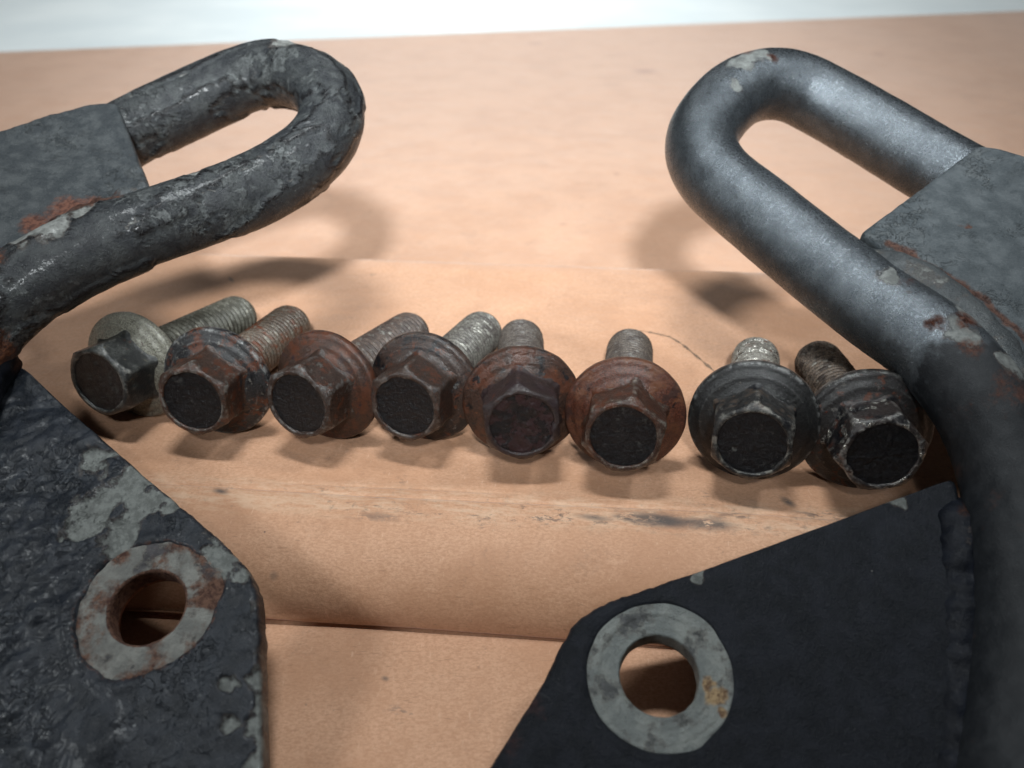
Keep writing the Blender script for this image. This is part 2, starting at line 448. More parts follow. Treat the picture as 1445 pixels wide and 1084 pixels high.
def raydist(poly, th):
    dx, dy = math.cos(th), math.sin(th); best = 1e9
    m = len(poly)
    for i in range(m):
        a, b = poly[i], poly[(i + 1) % m]
        ex, ey = b.x - a.x, b.y - a.y
        den = dx * ey - dy * ex
        if abs(den) < 1e-9: continue
        t = (a.x * ey - a.y * ex) / den
        u = (a.x * dy - a.y * dx) / den
        if t > 0 and -1e-6 <= u <= 1 + 1e-6: best = min(best, t)
    return best

def frame(n):
    n = Vector(n).normalized(); e1 = Vector((1, 0, 0)); e1 = (e1 - n * e1.dot(n)).normalized()
    return e1, n.cross(e1), n

def plate(name, centre, nrm, outline, hole, thick, mat, parent, origin, field, nth=420, nr=150, corner=2.5, edge_noise=.25):
    """flat plate around centre; hole=0 gives a plain plate. Radial grid so the top can be worked in relief."""
    e1, e2, n = frame(nrm); C = Vector(centre)
    poly = rounded([((Vector(p) - C).dot(e1), (Vector(p) - C).dot(e2)) for p in outline], corner)
    h0 = hole if hole else .02
    prof = []
    rmax = max(v.length for v in poly); dr_ = (rmax - h0) / (nr - 1)
    for k in range(nr): prof.append(('t', k))
    prof += [('e', .62, -.12), ('e', .25, -.42), ('e', .05, -.9), ('e', 0, -1.6), ('e', 0, -thick * .55), ('e', .05, -thick + .8), ('e', .6, -thick)]
    prof += [('b', .66), ('b', .33), ('b', 0.0)]
    if hole: prof += [('w', -thick * .6), ('w', -thick * .25)]
    vs, chip, rust = [], [], []
    for i in range(nth):
        th = 2 * math.pi * i / nth
        Rr = raydist(poly, th) + edge_noise * fb(math.cos(th) * 9, math.sin(th) * 9, 2, 4)
        for q in prof:
            if q[0] == 't':
                r = min(h0 + dr_ * q[1], Rr - 1.1 - .002 * (nr - q[1])); z = 0
            elif q[0] == 'e': r, z = Rr - q[1], q[2]
            elif q[0] == 'b': r, z = h0 + (Rr - .6 - h0) * q[1], -thick
            else: r, z = h0, q[1]
            p = C + e1 * (r * math.cos(th)) + e2 * (r * math.sin(th)) + n * z
            dr, c, ru = field(p, r, Rr - r, z)
            if q[0] == 't' or (q[0] == 'e' and z > -1): p = p + n * dr
            vs.append(tuple(p)); chip.append(c); rust.append(ru)
    fs = grid_faces(nth, len(prof), wrap_u=True, wrap_v=True)
    return mesh_obj(name, vs, fs, mat, parent, origin, attrs={'chip': chip, 'rust': rust})

def ringpart(name, centre, nrm, r0, rout, top, mat, parent, origin, field, nth=220, nr=26):
    e1, e2, n = frame(nrm); C = Vector(centre)
    vs, chip, rust = [], [], []
    for i in range(nth):
        th = 2 * math.pi * i / nth; ro = rout(th)
        pr = [(r0 + .04, top - 4.5), (r0, top - .9), (r0 + .05, top - .35), (r0 + .3, top - .08)]
        pr += [(r0 + .6 + (ro - r0 - .9) * k / nr, top) for k in range(nr + 1)] + [(ro, top - .3), (ro, top - .7), (r0 + 1, top - .9)]
        for (r, z) in pr:
            rr = r + (.12 * N.noise(Vector((math.cos(th) * 5, math.sin(th) * 5, z))) if r < r0 + .7 else 0)
            p = C + e1 * (rr * math.cos(th)) + e2 * (rr * math.sin(th)) + n * z
            dr, c, ru = field(p, r, th)
            if z == top: p = p + n * dr
            vs.append(tuple(p)); chip.append(c); rust.append(ru)
    return mesh_obj(name, vs, grid_faces(nth, len(vs) // nth, wrap_u=True), mat, parent, origin, attrs={'chip': chip, 'rust': rust})

# ------------------------------------------------------------------ left hook
LO = (-90, 90, -16)
lh = empty('tow_hook', LO, 'tow hook with thick cracked black coating and scabbed rusty hole ring', 'tow hook', 'pair of tow hooks')
L_ROD = [(-127, 186, 36), (-120.5, 195.0, 41), (-111, 205.0, 46.0), (-100.5, 215.5, 51.0), (-82.0, 226.8, 57.8), (-66.1, 228.8, 62.5), (-53.1, 221.4, 62.4),
         (-46.2, 210.1, 58.1), (-47.8, 198.0, 52.7), (-58.0, 186.3, 47.8), (-72.4, 175.6, 44.5), (-85.6, 166.2, 42.6), (-98.0, 156.5, 39.3),
         (-108.4, 146.6, 33.0), (-115.0, 133.3, 24.0), (-116.0, 114.7, 13.0), (-110, 89.8, 2.5), (-101, 70.0, -4.5), (-92, 49.9, -7.4), (-84, 30, -7.4)]
l_ch = [((-58.2, 230, 68), 7.5), ((-52.8, 226, 68), 5), ((-68.0, 183.5, 55), 3), ((-72.0, 178.2, 53), 2.6), ((-97, 158, 47), 4.5), ((-102, 156, 46), 3.5), ((-92, 163, 49.5), 3)]
l_ru = [((-58.5, 233, 68), 2.0), ((-52.0, 224, 68), 1.4), ((-95.7, 172.2, 49.6), 8), ((-88, 171, 50), 4), ((-105, 139, 30), 4), ((-104, 151, 42), 3.5)]
def f_lrod(p, s, th):
    x, y, z = p
    crust = fb(x * .10, y * .10, z * .10, 5)
    rid = abs(N.noise(Vector((x * .16 + 3, y * .16, z * .16)))) + .5 * abs(N.noise(Vector((x * .4, y * .4, z * .4 + 4))))
    crack = sm(.10, .0, rid)
    lay = sm(.02, .14, N.noise(Vector((s * .045, th * 1.25, 2.2))) + .25 * N.noise(Vector((s * .3, th * 4, 1))))   # a second coat, flaked along the bar
    dr = .17 * crust + .62 * lay - .75 * crack * sm(-.1, .25, N.noise(Vector((x * .05, y * .05, z * .05 + 9))))
    c = spots((x, y, z), l_ch) + .16 * N.noise(Vector((x * .3, y * .3, z * .3)))
    e = N.noise(Vector((s * .045, th * 1.25, 2.2))) + .25 * N.noise(Vector((s * .3, th * 4, 1)))
    edge = math.exp(-((e - .04) / .035) ** 2)
    c -= .06
    if y > 160: c = max(c, edge * (.42 + .45 * N.noise(Vector((s * .12, th, 8)))))
    if c > .5: dr -= .35
    return dr, c, spots((x, y, z), l_ru)
tube('hook_rod', L_ROD, 8.3, m_lrod, lh, LO, f_lrod, seg=96, step=.8)
nL = (0, -math.sin(R(22)), math.cos(R(22)))
LC = (-64.6, 95.7, 3.0)
L_PL = [(-123.0, 152.2, 25.8), (-103.5, 143.4, 22.3), (-88.5, 132.0, 17.6), (-72.2, 120.2, 12.9), (-54.3, 107.6, 7.8), (-47.2, 101.6, 5.4),
        (-45.2, 97.0, 3.6), (-43.6, 90.7, 0.9), (-39.7, 71.6, -6.8), (-36.6, 56, -13.1), (-104, 56, -13.1)]
lp_ch = [((-80.4, 124.3, 14.5), 4), ((-74.8, 119.1, 12.4), 5), ((-78.9, 113.0, 10.0), 5), ((-68.9, 113.7, 10.3), 4), ((-79.8, 110.3, 8.9), 4),
         ((-72.7, 108.6, 8.2), 4.5), ((-52.1, 103.8, 6.3), 4.2), ((-48.9, 100.7, 5.0), 2.4), ((-46.8, 84.1, -1.7), 1.7), ((-46.0, 77.9, -4.2), 1.8),
         ((-42.6, 84.1, -1.7), 2.4), ((-41.3, 77.9, -4.2), 2.6), ((-40.3, 72, -6.6), 2.2), ((-54.4, 103.5, 6.1), 2.5)]
def Lring(th):
    d = 12.4 + .7 * N.noise(Vector((math.cos(th) * 2, math.sin(th) * 2, 5))) + .35 * N.noise(Vector((math.cos(th) * 7, math.sin(th) * 7, 1)))
    a = math.degrees(th) % 360
    d += 1.4 * math.exp(-((a - 20) / 14) ** 2) + .9 * math.exp(-((a - 255) / 12) ** 2) - .6 * math.exp(-((a - 300) / 22) ** 2)
    return d
e1L, e2L, _ = frame(nL)
def f_lplate(p, r, edge, z):
    x, y, zz = p
    d = Vector(p) - Vector(LC); th = math.atan2(d.dot(e2L), d.dot(e1L))
    thick = sm(-60, -92, x) * 1.1 + .28                       # coating gets thicker and lumpier to the left
    lump = fb(x * .075, y * .075, zz * .075, 5)
    crk = sm(.07, .0, abs(N.noise(Vector((x * .11, y * .11, 3))) + .4 * N.noise(Vector((x * .33, y * .33, 8)))))
    dr = thick * (1.25 * lump + .5 * abs(N.noise(Vector((x * .13, y * .13, 5)))) + .3 * N.noise(Vector((x * .4, y * .4, 1)))) - .14 * crk * thick + .035 * fb(x * .9, y * .9, 2, 3)
    # a slumped blob of coating near the bottom of the picture
    dr += 1.3 * math.exp(-((x + 65.6) / 4.5) ** 2 - ((y - 75) / 3.2) ** 2)
    c = spots((x, y, zz), lp_ch) * .95 + .46 * fb(x * .17, y * .17, 5, 4) * sm(96, 104, y) + .12 * fb(x * .3, y * .3, 5, 3) - .05
    if edge < 1.4 and x > -60: c = max(c, .40 + .35 * N.noise(Vector((x * .3, y * .3, 2))))
    ro = Lring(th)
    rr = sm(ro - .1, ro - .8, r)
    pc = sm(.42, .56, c)
    dr = dr * (1 - pc) - .38 * pc
    dr = dr * (1 - rr) - 1.0 * rr
    lip = math.exp(-((r - ro - 1.1) / .8) ** 2)
    dr += .4 * lip * (1 - pc) * sm(-58, -66, x)
    if r < 7: return dr, .9, .75
    ru = .5 * math.exp(-((r - ro) / .8) ** 2)
    return dr, c, ru
pl = plate('mounting_plate', LC, nL, L_PL, 6.85, 6.0, m_lplate, lh, LO, f_lplate, nth=560, nr=190, corner=1.6)
def f_lring(p, r, th):
    x, y, z = p
    a = math.degrees(th) % 360
    n1 = fb(x * .3, y * .3, 2, 4)
    c = .38 + .35 * fb(x * .16, y * .16, 9, 3)
    ru = .42 + .38 * fb(x * .2 + 4, y * .2, 1, 4) + .25 * math.exp(-((a - 15) / 35) ** 2) + .15 * math.exp(-((r - 12) / 1.5) ** 2)
    if r < 7.0: ru = .85
    return .18 * n1, c, ru
ringpart('hole_ring', LC, nL, 6.55, Lring, -.25, m_lring, pl, LO, f_lring)
L_GUS = [(-101.8, 212.2, 59.5), (-84.6, 181.3, 47.5), (-94.6, 171.2, 44.0), (-105.6, 158.5, 39.5), (-113.6, 147.8, 35.8), (-124.8, 151.2, 37.6),
         (-137.6, 185.9, 49.8), (-127.4, 198.4, 54.2), (-117.4, 206.0, 57.0), (-107.2, 211.9, 59.3)]
nLG = Vector((58.4, -369, 1040.4)).normalized()
GC = Vector((-84.6, 181.3, 47.5))
def onp(p, c, n):                                          # drop a point onto a plane along z
    x, y, z = p; return (x, y, c[2] - (n[0] * (x - c[0]) + n[1] * (y - c[1])) / n[2])
L_GUS = [onp(p, GC, nLG) for p in L_GUS]
gc = onp((-108, 185, 0), GC, nLG)
gl_ru = [((-95.7, 174.2, 45.0), 5), ((-101.1, 173.8, 45.0), 5), ((-90, 178, 46), 2.5), ((-106, 169, 43.5), 4)]
def f_lgus(p, r, edge, z):
    x, y, zz = p
    dr = .14 * fb(x * .12, y * .12, 4, 4)
    c = .10 + .3 * N.noise(Vector((x * .22, y * .22, 4)))
    return dr, c, spots((x, y, zz), gl_ru)
plate('gusset_plate', gc, tuple(nLG), L_GUS, 0, 7.0, m_lgus, lh, LO, f_lgus, nth=260, nr=60, corner=2.0, edge_noise=.3)
def f_lw(p, s, th):
    x, y, z = p
    return .9 * fb(x * .16, y * .16, z * .16, 4) + .35 * math.sin(s * 1.3), .34 + .35 * fb(x * .2, y * .2, 2, 3), \
        spots((x, y, z), [((-95.7, 173.2, 47), 7.5), ((-103, 168, 46), 5)])
tube('weld_bead', [(-83.5, 179.0, 47.6), (-90.5, 175.0, 46.4), (-98, 168.6, 44.2), (-105.5, 160, 40.5), (-111.5, 151, 36.6)], 2.6, m_rweld, lh, LO, f_lw, seg=40, step=.6)
def f_lw2(p, s, th):
    x, y, z = p
    return 1.2 * fb(x * .12, y * .12, z * .12, 4), .2, spots((x, y, z), [((-103.5, 142.5, 24), 3)])
tube('weld_bead', [(-108, 143, 26), (-109, 128, 19.5), (-108, 112, 12.4), (-102, 92, 4), (-93, 72, -4)], 5.0, m_weld, lh, LO, f_lw2, seg=48, step=.8)

# ------------------------------------------------------------------ right hook
RO = (80, 85, -16)
rh = empty('tow_hook', RO, 'tow hook with smooth worn grey loop and flat black plate with clean hole ring', 'tow hook', 'pair of tow hooks')
R_ROD = [(124.5, 168.5, 39.6), (119.0, 177.7, 42.3), (113.3, 186.7, 44.8), (105.7, 195.9, 47.8), (84.8, 216.6, 57.1), (71.8, 220.9, 61.6), (58.8, 216.6, 60.5),
         (48.2, 203.5, 53.7), (48.7, 191.2, 48.0), (58.1, 176.8, 42.7), (67.5, 163.8, 37.7), (76.8, 150.2, 33.6), (85.2, 138.8, 30.3), (90.2, 127.2, 25.7),
         (92.4, 115.8, 18.8), (90.4, 103.4, 12.6), (86.0, 88.2, 4.6), (77.8, 69.7, -3.0), (68.4, 49.9, -6.8), (60, 30, -6.8)]
r_ch = [((62, 218, 69), 5.0), ((58, 214, 69), 3.6), ((55, 207, 64), 2), ((76.6, 148, 41.5), 2.6), ((79, 143.5, 40), 1.6), ((86.3, 133.4, 36.3), 3.5), ((97, 112, 24), 3), ((95, 120, 27), 2.5),
        ((89.6, 138, 37), 3.5), ((93.0, 127, 33), 3), ((73, 153, 41), 2)]
r_ru = [((60.5, 220.4, 69), 3.0), ((66, 215.8, 69), 2.0), ((71, 205, 57.5), 7), ((80, 197, 54), 5), ((86.6, 130.4, 35.0), 3.0), ((90, 99, 20), 3), ((93, 108, 22), 2.5), ((82, 136, 37), 2), ((93, 122, 30), 3.5), ((88, 136, 38), 3), ((95, 105, 20), 3), ((80, 146, 40), 2.4), ((96, 116, 26), 3)]
def f_rrod(p, s, th):
    x, y, z = p
    old = sm(150, 118, y)
    dr = .07 * fb(x * .2, y * .2, z * .2, 4) + .10 * N.noise(Vector((x * .05, y * .05, z * .05))) + old * .30 * fb(x * .16, y * .16, z * .16, 4)
    c = -.12 + .16 * old + 1.1 * spots((x, y, z), r_ch) + .12 * N.noise(Vector((x * .35, y * .35, z * .35))) + old * .34 * fb(x * .16, y * .13, z * .13 + 5, 4)
    return dr, c, max(spots((x, y, z), r_ru), old * (.22 + .42 * fb(x * .11, y * .11, z * .11 + 2, 4)))
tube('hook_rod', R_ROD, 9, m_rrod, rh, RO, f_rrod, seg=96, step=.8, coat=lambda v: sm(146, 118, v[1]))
rl, t22 = R(-4), R(22)
nR = Vector((math.sin(rl), -math.sin(t22) * math.cos(rl), math.cos(t22) * math.cos(rl))).normalized()
RC = Vector((24.6, 84.0, -0.15))
R_PL = [(-3.7, 71.8, 0), (5.0, 83.5, 0), (8.2, 89.1, 0), (11.1, 93.2, 0), (15.9, 95.8, 0), (35.2, 100.9, 0), (83.0, 114.9, 0), (81, 98.8, 0),
        (72, 69.4, 0), (66, 54, 0), (-15.0, 54, 0)]
R_PL = [onp(p, RC, nR) for p in R_PL]
rp_ch = [((33.1, 99.6, 6.8), 1.7), ((70.6, 111.6, 14.6), 2.0)]
rp_ru = [((3.4, 80.4, -2.9), 3), ((0.4, 75.4, -5.6), 3)]
e1R, e2R, _ = frame(nR)
def Rring(th):
    a = math.degrees(th) % 360
    return 12.3 + .22 * N.noise(Vector((math.cos(th) * 3, math.sin(th) * 3, 5))) + .5 * math.exp(-((a - 55) / 22) ** 2) + .3 * math.exp(-((a - 290) / 14) ** 2)
def f_rplate(p, r, edge, z):
    x, y, zz = p
    d = p - RC; th = math.atan2(d.dot(e2R), d.dot(e1R))
    dr = .12 * fb(x * .13, y * .13, 6, 4) + .10 * N.noise(Vector((x * .05, y * .05, 1)))
    dr += .28 * sm(18, 4, x) * fb(x * .16, y * .16, 3, 4)
    # ridge where the coating starts near the ring, fading to the right
    q = y - (79.5 - .22 * (x - 38)); dr += .12 * math.exp(-(q / 1.5) ** 2) * sm(36, 42, x) * sm(56, 46, x)
    ro = Rring(th)
    rr = sm(ro - .1, ro - .6, r)
    c = spots((x, y, zz), rp_ch) + .12 * N.noise(Vector((x * .4, y * .4, 2)))
    if 0 < edge < 1.0: c = max(c, .16 + .3 * N.noise(Vector((x * .4, y * .4, 2))))
    dr = dr * (1 - rr) - .9 * rr + .22 * math.exp(-((r - ro - .9) / .5) ** 2) * sm(30, 20, x)
    if r < 7: return dr, .6, .3
    return dr, c, spots((x, y, zz), rp_ru) * .8
pr_ = plate('mounting_plate', RC, tuple(nR), R_PL, 6.85, 6.0, m_rplate, rh, RO, f_rplate, nth=560, nr=180, corner=2.0, edge_noise=.18)
def f_rring(p, r, th):
    x, y, z = p
    a = math.degrees(th) % 360
    step = -.22 * sm(10.2, 9.6, r)                           # inner seat pressed a little lower
    c = .33 + .32 * fb(x * .2, y * .2, 9, 4) + .20 * math.exp(-((a - 130) / 25) ** 2 - ((r - 10) / 1.5) ** 2)
    ru = spots((x, y, 0), [((34.0, 80.4, 0), 1.7), ((33.0, 82.4, 0), 1.0), ((34.4, 77.6, 0), .8)]) + .10
    return step + .10 * fb(x * .35, y * .35, 2, 4) + .035 * math.sin(r * 5.5 + 2 * N.noise(Vector((x * .1, y * .1, 0)))), c, ru
ringpart('hole_ring', RC, tuple(nR), 6.55, Rring, -.15, m_rring, pr_, RO, f_rring)
nRG = Vector((-100.2, -599.6, 1501.4)).normalized(); RG0 = Vector((108.6, 186.2, 56.6))
R_GUS = [(108.6, 186.2, 0), (75.6, 162.7, 0), (87.9, 147.4, 0), (95.7, 131.9, 0), (106.9, 127.7, 0), (127.0, 163.1, 0), (120.6, 180.3, 0), (112.8, 185.1, 0)]
R_GUS = [onp(p, RG0, nRG) for p in R_GUS]
gcr = onp((103, 160, 0), RG0, nRG)
GOUGE = [(80.5, 159.5), (84, 156.6), (87.5, 153.2), (91, 149.6), (94, 145.4), (97, 140.6), (99.5, 134), (101.5, 127), (102, 118), (100, 108)]
def gouge(x, y):
    x += 1.1 * N.noise(Vector((x * .3, y * .3, 4))); y += 1.1 * N.noise(Vector((x * .3, y * .3, 14)))
    best = 99.
    for (ax, ay), (bx, by) in zip(GOUGE, GOUGE[1:]):
        ex, ey = bx - ax, by - ay
        t = max(0., min(1., ((x - ax) * ex + (y - ay) * ey) / (ex * ex + ey * ey)))
        best = min(best, math.hypot(x - ax - ex * t, y - ay - ey * t))
    w = 1.5 + 1.1 * N.noise(Vector((x * .12, y * .12, 9)))
    return math.exp(-(best / max(.5, w)) ** 2)
def f_rgus(p, r, edge, z):
    x, y, zz = p
    g_ = gouge(x, y)
    return .05 * fb(x * .15, y * .15, 4, 3) - .5 * g_, .12 + .2 * N.noise(Vector((x * .3, y * .3, 4))), max(.8 * g_, spots((x, y, 0), [((97.5, 163, 0), 1.0)]))
plate('gusset_plate', gcr, tuple(nRG), R_GUS, 0, 7.0, m_rgus, rh, RO, f_rgus, nth=260, nr=60, corner=1.2, edge_noise=.12)
gr_ru = [((85.6, 154.5, 43), 5.0), ((90.6, 148.5, 41), 4.5), ((95.2, 140, 38), 4), ((97, 126, 31), 4), ((97.5, 114, 24), 3)]
def f_rw(p, s, th):
    x, y, z = p
    n = fb(x * .22, y * .22, z * .22, 4)
    cr = gouge(x, y)
    return .24 * n - 1.1 * cr, .34 + .38 * fb(x * .14, y * .14, 2, 3) - cr * .3, .85 * cr + .15 * n
tube('weld_bead', [(75.2, 160.4, 39.2), (79.6, 156.0, 38.0), (86, 149.8, 36.2), (91.5, 141.5, 32.8), (95.2, 131, 28.4), (97.6, 119.5, 21.6), (97.0, 108, 14.6), (93, 97, 8)],
     lambda s: 6.4 * (.55 + .45 * sm(-1, 9, s)), m_rweld, rh, RO, f_rw, seg=64, step=.5)
def f_rw2(p, s, th):
    x, y, z = p
    return .55 * fb(x * .16, y * .16, z * .16, 4) + (.12 * math.sin(s * 1.5 + 2.5 * N.noise(Vector((s * .2, 1, 1))))), .14 + .3 * fb(x * .25, y * .25, 5, 3), spots((x, y, z), [((82.0, 109, 18), 3.5)])
tube('weld_bead', [(83.2, 112.6, 12.6), (81.2, 106.5, 10.2), (78.6, 97, 5.4), (75.6, 88, 1.2), (72.0, 78, -3.2), (67.6, 67, -7.8)], lambda s: 4.7 * sm(-4, 6, s), m_weld, rh, RO, f_rw2, seg=52, step=.5)

# ------------------------------------------------------------------ bolts
BLK = (.006, .0065, .009); CHAR = (.028, .028, .030); GRY = (.13, .13, .12); PAL = (.27, .26, .23)
OLV = (.15, .135, .10); BRN = (.058, .026, .016); RST = (.115, .034, .014); ORG = (.24, .075, .022); PUR = (.035, .019, .022)
STL = (.55, .53, .48); BRS = (.62, .57, .42)
def bolt_mat(name, seed, base, layers, rough=.5, edge=None, lump=.16, fine=.06, stretch=None, wet=.5, dark=.36):
    g = G(name, seed)
    co = g.stretch(stretch) if stretch else g.co
    col, ro, me = base, rough, 0.0
    fn = g.noise(3.0, 4, .7)
    col = g.mix(g.step(fn, .38, .64), tuple(x * .5 for x in base), tuple(x * 1.5 for x in base))
    for (c, met, rg, sc, lo, hi) in layers:
        m = g.step(g.noise(sc, 5, .68, co), lo, hi)
        co = g.stretch((1.1, 1.1, 1.1), co)
        col = g.mix(m, col, c); ro = g.mixf(m, ro, rg); me = g.mixf(m, me, met)
    if edge:
        c, met, rg, lo, hi, amt = edge
        m = g.step(g.point(), lo, hi)
        m = g.ma('MULTIPLY', g.ma('MULTIPLY', m, g.step(g.noise(.45, 5, .72), .47, .62)), amt * .95)
        col = g.mix(m, col, c); ro = g.mixf(m, ro, rg); me = g.mixf(m, me, met)
    col = g.mix(dark, col, (.004, .003, .003))
    gr = g.step(g.vor(1.1), .10, .05)                         # loose grit
    gr = g.ma('MULTIPLY', gr, g.step(g.noise(.8, 2), .55, .66))
    col = g.mix(g.ma('MULTIPLY', gr, .5), col, (.33, .29, .24))
    n = g.bump(g.noise(2.6, 5, .72), fine * 2.0)
    n = g.bump(g.noise(.9, 5, .68), lump * 1.3, 1.0, n)
    g.b.inputs['Coat Weight'].default_value = wet; g.b.inputs['Coat Roughness'].default_value = .18
    g.put(g.b.inputs['Coat Normal'], g.bump(g.noise(1.1, 5, .65), .22))
    return g.done(col, ro, me, n, .22)

def lathe(prof, seg, wear, seed):
    vs = []
    for i in range(seg):
        th = 2 * math.pi * i / seg
        for (r, z) in prof:
            x, y = r * math.cos(th), r * math.sin(th)
            d = wear * fb(x * .22 + seed, y * .22, z * .22 + seed, 4)
            vs.append((x * (1 + d / max(r, 2)), y * (1 + d / max(r, 2)), z + d * .5))
    return vs, grid_faces(seg, len(prof), wrap_u=True)

LEN = 40.0; HEAD = 12.6; AF = 15.7
def make_bolt(label, loc, yaw, roll, mats, seed, wear=.12, flr=13.0, shank_r=5.95, length=LEN, rec=6.75):
    phi = math.atan((flr - shank_r + .4) / length)
    a = Vector((math.cos(yaw) * math.cos(phi), math.sin(yaw) * math.cos(phi), -math.sin(phi)))
    u = Vector((0, 0, 1)); u = (u - a * u.dot(a)).normalized(); x = u.cross(a)
    e = empty('flange_bolt', (0, 0, 0), label, 'bolt', 'row of worn flange bolts')
    c = Vector((loc[0], loc[1], flr * math.cos(phi) - .10)) + a * 1.0
    e.matrix_world = Matrix.Translation(c * MM) @ Matrix((x, u, a)).transposed().to_4x4()
    mh, mf, ms, mc, mr = mats
    # flange: bearing face at z=0, rim, conical top with a shallow groove
    pf = [(5.8, 0), (9, 0), (flr - .7, -.02), (flr - .25, -.12), (flr, -.5), (flr, -1.1), (flr, -1.7), (flr - .22, -2.1), (flr - .6, -2.3)]
    pf += [(flr - .6 - .5 * k, -2.32 - .12 * k) for k in range(1, 3)]
    pf += [(flr - 2.1, -2.95), (flr - 2.5, -3.25), (flr - 3.0, -3.38), (flr - 3.6, -3.5), (9.0, -3.75), (8.6, -4.0), (8.0, -4.25), (7.0, -4.4)]
    vs, fs = lathe(pf, 110, min(.16, wear * .6), seed); mesh_obj('flange', vs, [tuple(reversed(f)) for f in fs], mf, e)
    # hex head with chamfered corners and a rim round the dished face
    SEG = 144; vs = []
    zs = [-3.4, -3.9, -4.3] + [-4.3 - (HEAD - 4.3) * k / 13 for k in range(1, 13)] + [-HEAD + .22, -HEAD + .08]
    for i in range(SEG):
        th = 2 * math.pi * i / SEG
        d = ((th - roll) % (math.pi / 3)) - math.pi / 6
        rh_ = min(AF / 2 / math.cos(d), AF / 2 * 1.132)
        pr = []
        for z in zs:
            lim = AF / 2 - .30 + (z + HEAD) * 1.25
            r = min(rh_, lim)
            r += .9 * sm(-4.9, -3.4, z) ** 2                # root fillet
            pr.append((r, z))
        r1 = min(rh_, AF / 2 - .38)
        pr += [(r1 - .1, -HEAD), (rec + .25, -HEAD - .03), (rec + .1, -HEAD + .05), (rec, -HEAD + .3), (rec - .1, -HEAD + .8), (rec - .3, -HEAD + 1.3)]
        for (r, z) in pr:
            X, Y = r * math.cos(th), r * math.sin(th)
            wr = min(wear, .26)
            dd = wr * (.8 * fb(X * .2 + seed, Y * .2, z * .2, 3)) - wr * 1.5 * sm(.25, .55, N.noise(Vector((X * .3 + seed, Y * .3 + 7, z * .3))))
            k = (r + dd) / r
            vs.append((X * k, Y * k, z + dd * .6 * (1 if z < -9 else 0)))
    fs = grid_faces(SEG, len(vs) // SEG, wrap_u=True)
    mesh_obj('hex_head', vs, [tuple(reversed(f)) for f in fs], mh, e)
    # dished face
    vs = []; NR = 22
    for i in range(96):
        th = 2 * math.pi * i / 96
        for k in range(NR + 1):
            r = (rec - .02) * k / NR
            X, Y = r * math.cos(th), r * math.sin(th)
            z = -HEAD + .62 - .20 * (r / rec) ** 2 + (.07 + wear * .30) * fb(X * .5 + seed, Y * .5, 3, 6)
            vs.append((X, Y, z))
    mesh_obj('head_recess', vs, grid_faces(96, NR + 1, wrap_u=True), mr, e)
    # plain collar under the flange, then the thread
    cl = 4.0
    pc = [(shank_r + .75, -.2), (shank_r + .5, .35), (shank_r + .25, .9), (shank_r + .22, 2), (shank_r + .2, cl - .5), (shank_r - .3, cl + .1), (shank_r - 1.2, cl + .5)]
    vs, fs = lathe(pc, 72, wear * .3, seed + 3); mesh_obj('collar', vs, [tuple(reversed(f)) for f in fs], mc, e)
    vs = []; P = 1.6; nz = int((length - cl) / .16); SG = 64
    for i in range(SG):
        th = 2 * math.pi * i / SG
        for k in range(nz + 1):
            z = cl - .3 + (length - cl + .3) * k / nz
            f = (z / P + th / (2 * math.pi)) % 1.0
            tri = abs(f - .5) * 2
            prof_ = sm(.12, .85, tri)
            fade = sm(length - .6, length - 3.0, z) * sm(cl - .2, cl + 1.2, z)
            X, Y = math.cos(th) * shank_r, math.sin(th) * shank_r
            fill = .55 + .45 * N.noise(Vector((X * .2 + seed, Y * .2, z * .16)))
            r = shank_r - .80 * (1 - prof_) * fade * max(.4, min(1, fill + .35)) + wear * .35 * fb(X * .5 + seed, Y * .5, z * .5, 3)
            over = z - (length - 3.0)
            if over > 0: r -= .13 * over ** 2
            vs.append((math.cos(th) * r, math.sin(th) * r, z))
        vs += [(math.cos(th) * (shank_r - 2.0), math.sin(th) * (shank_r - 2.0), length + .25), (math.cos(th) * .05, math.sin(th) * .05, length + .2)]
    mesh_obj('threaded_shank', vs, [tuple(reversed(f)) for f in grid_faces(SG, nz + 3, wrap_u=True)], ms, e)
    return e

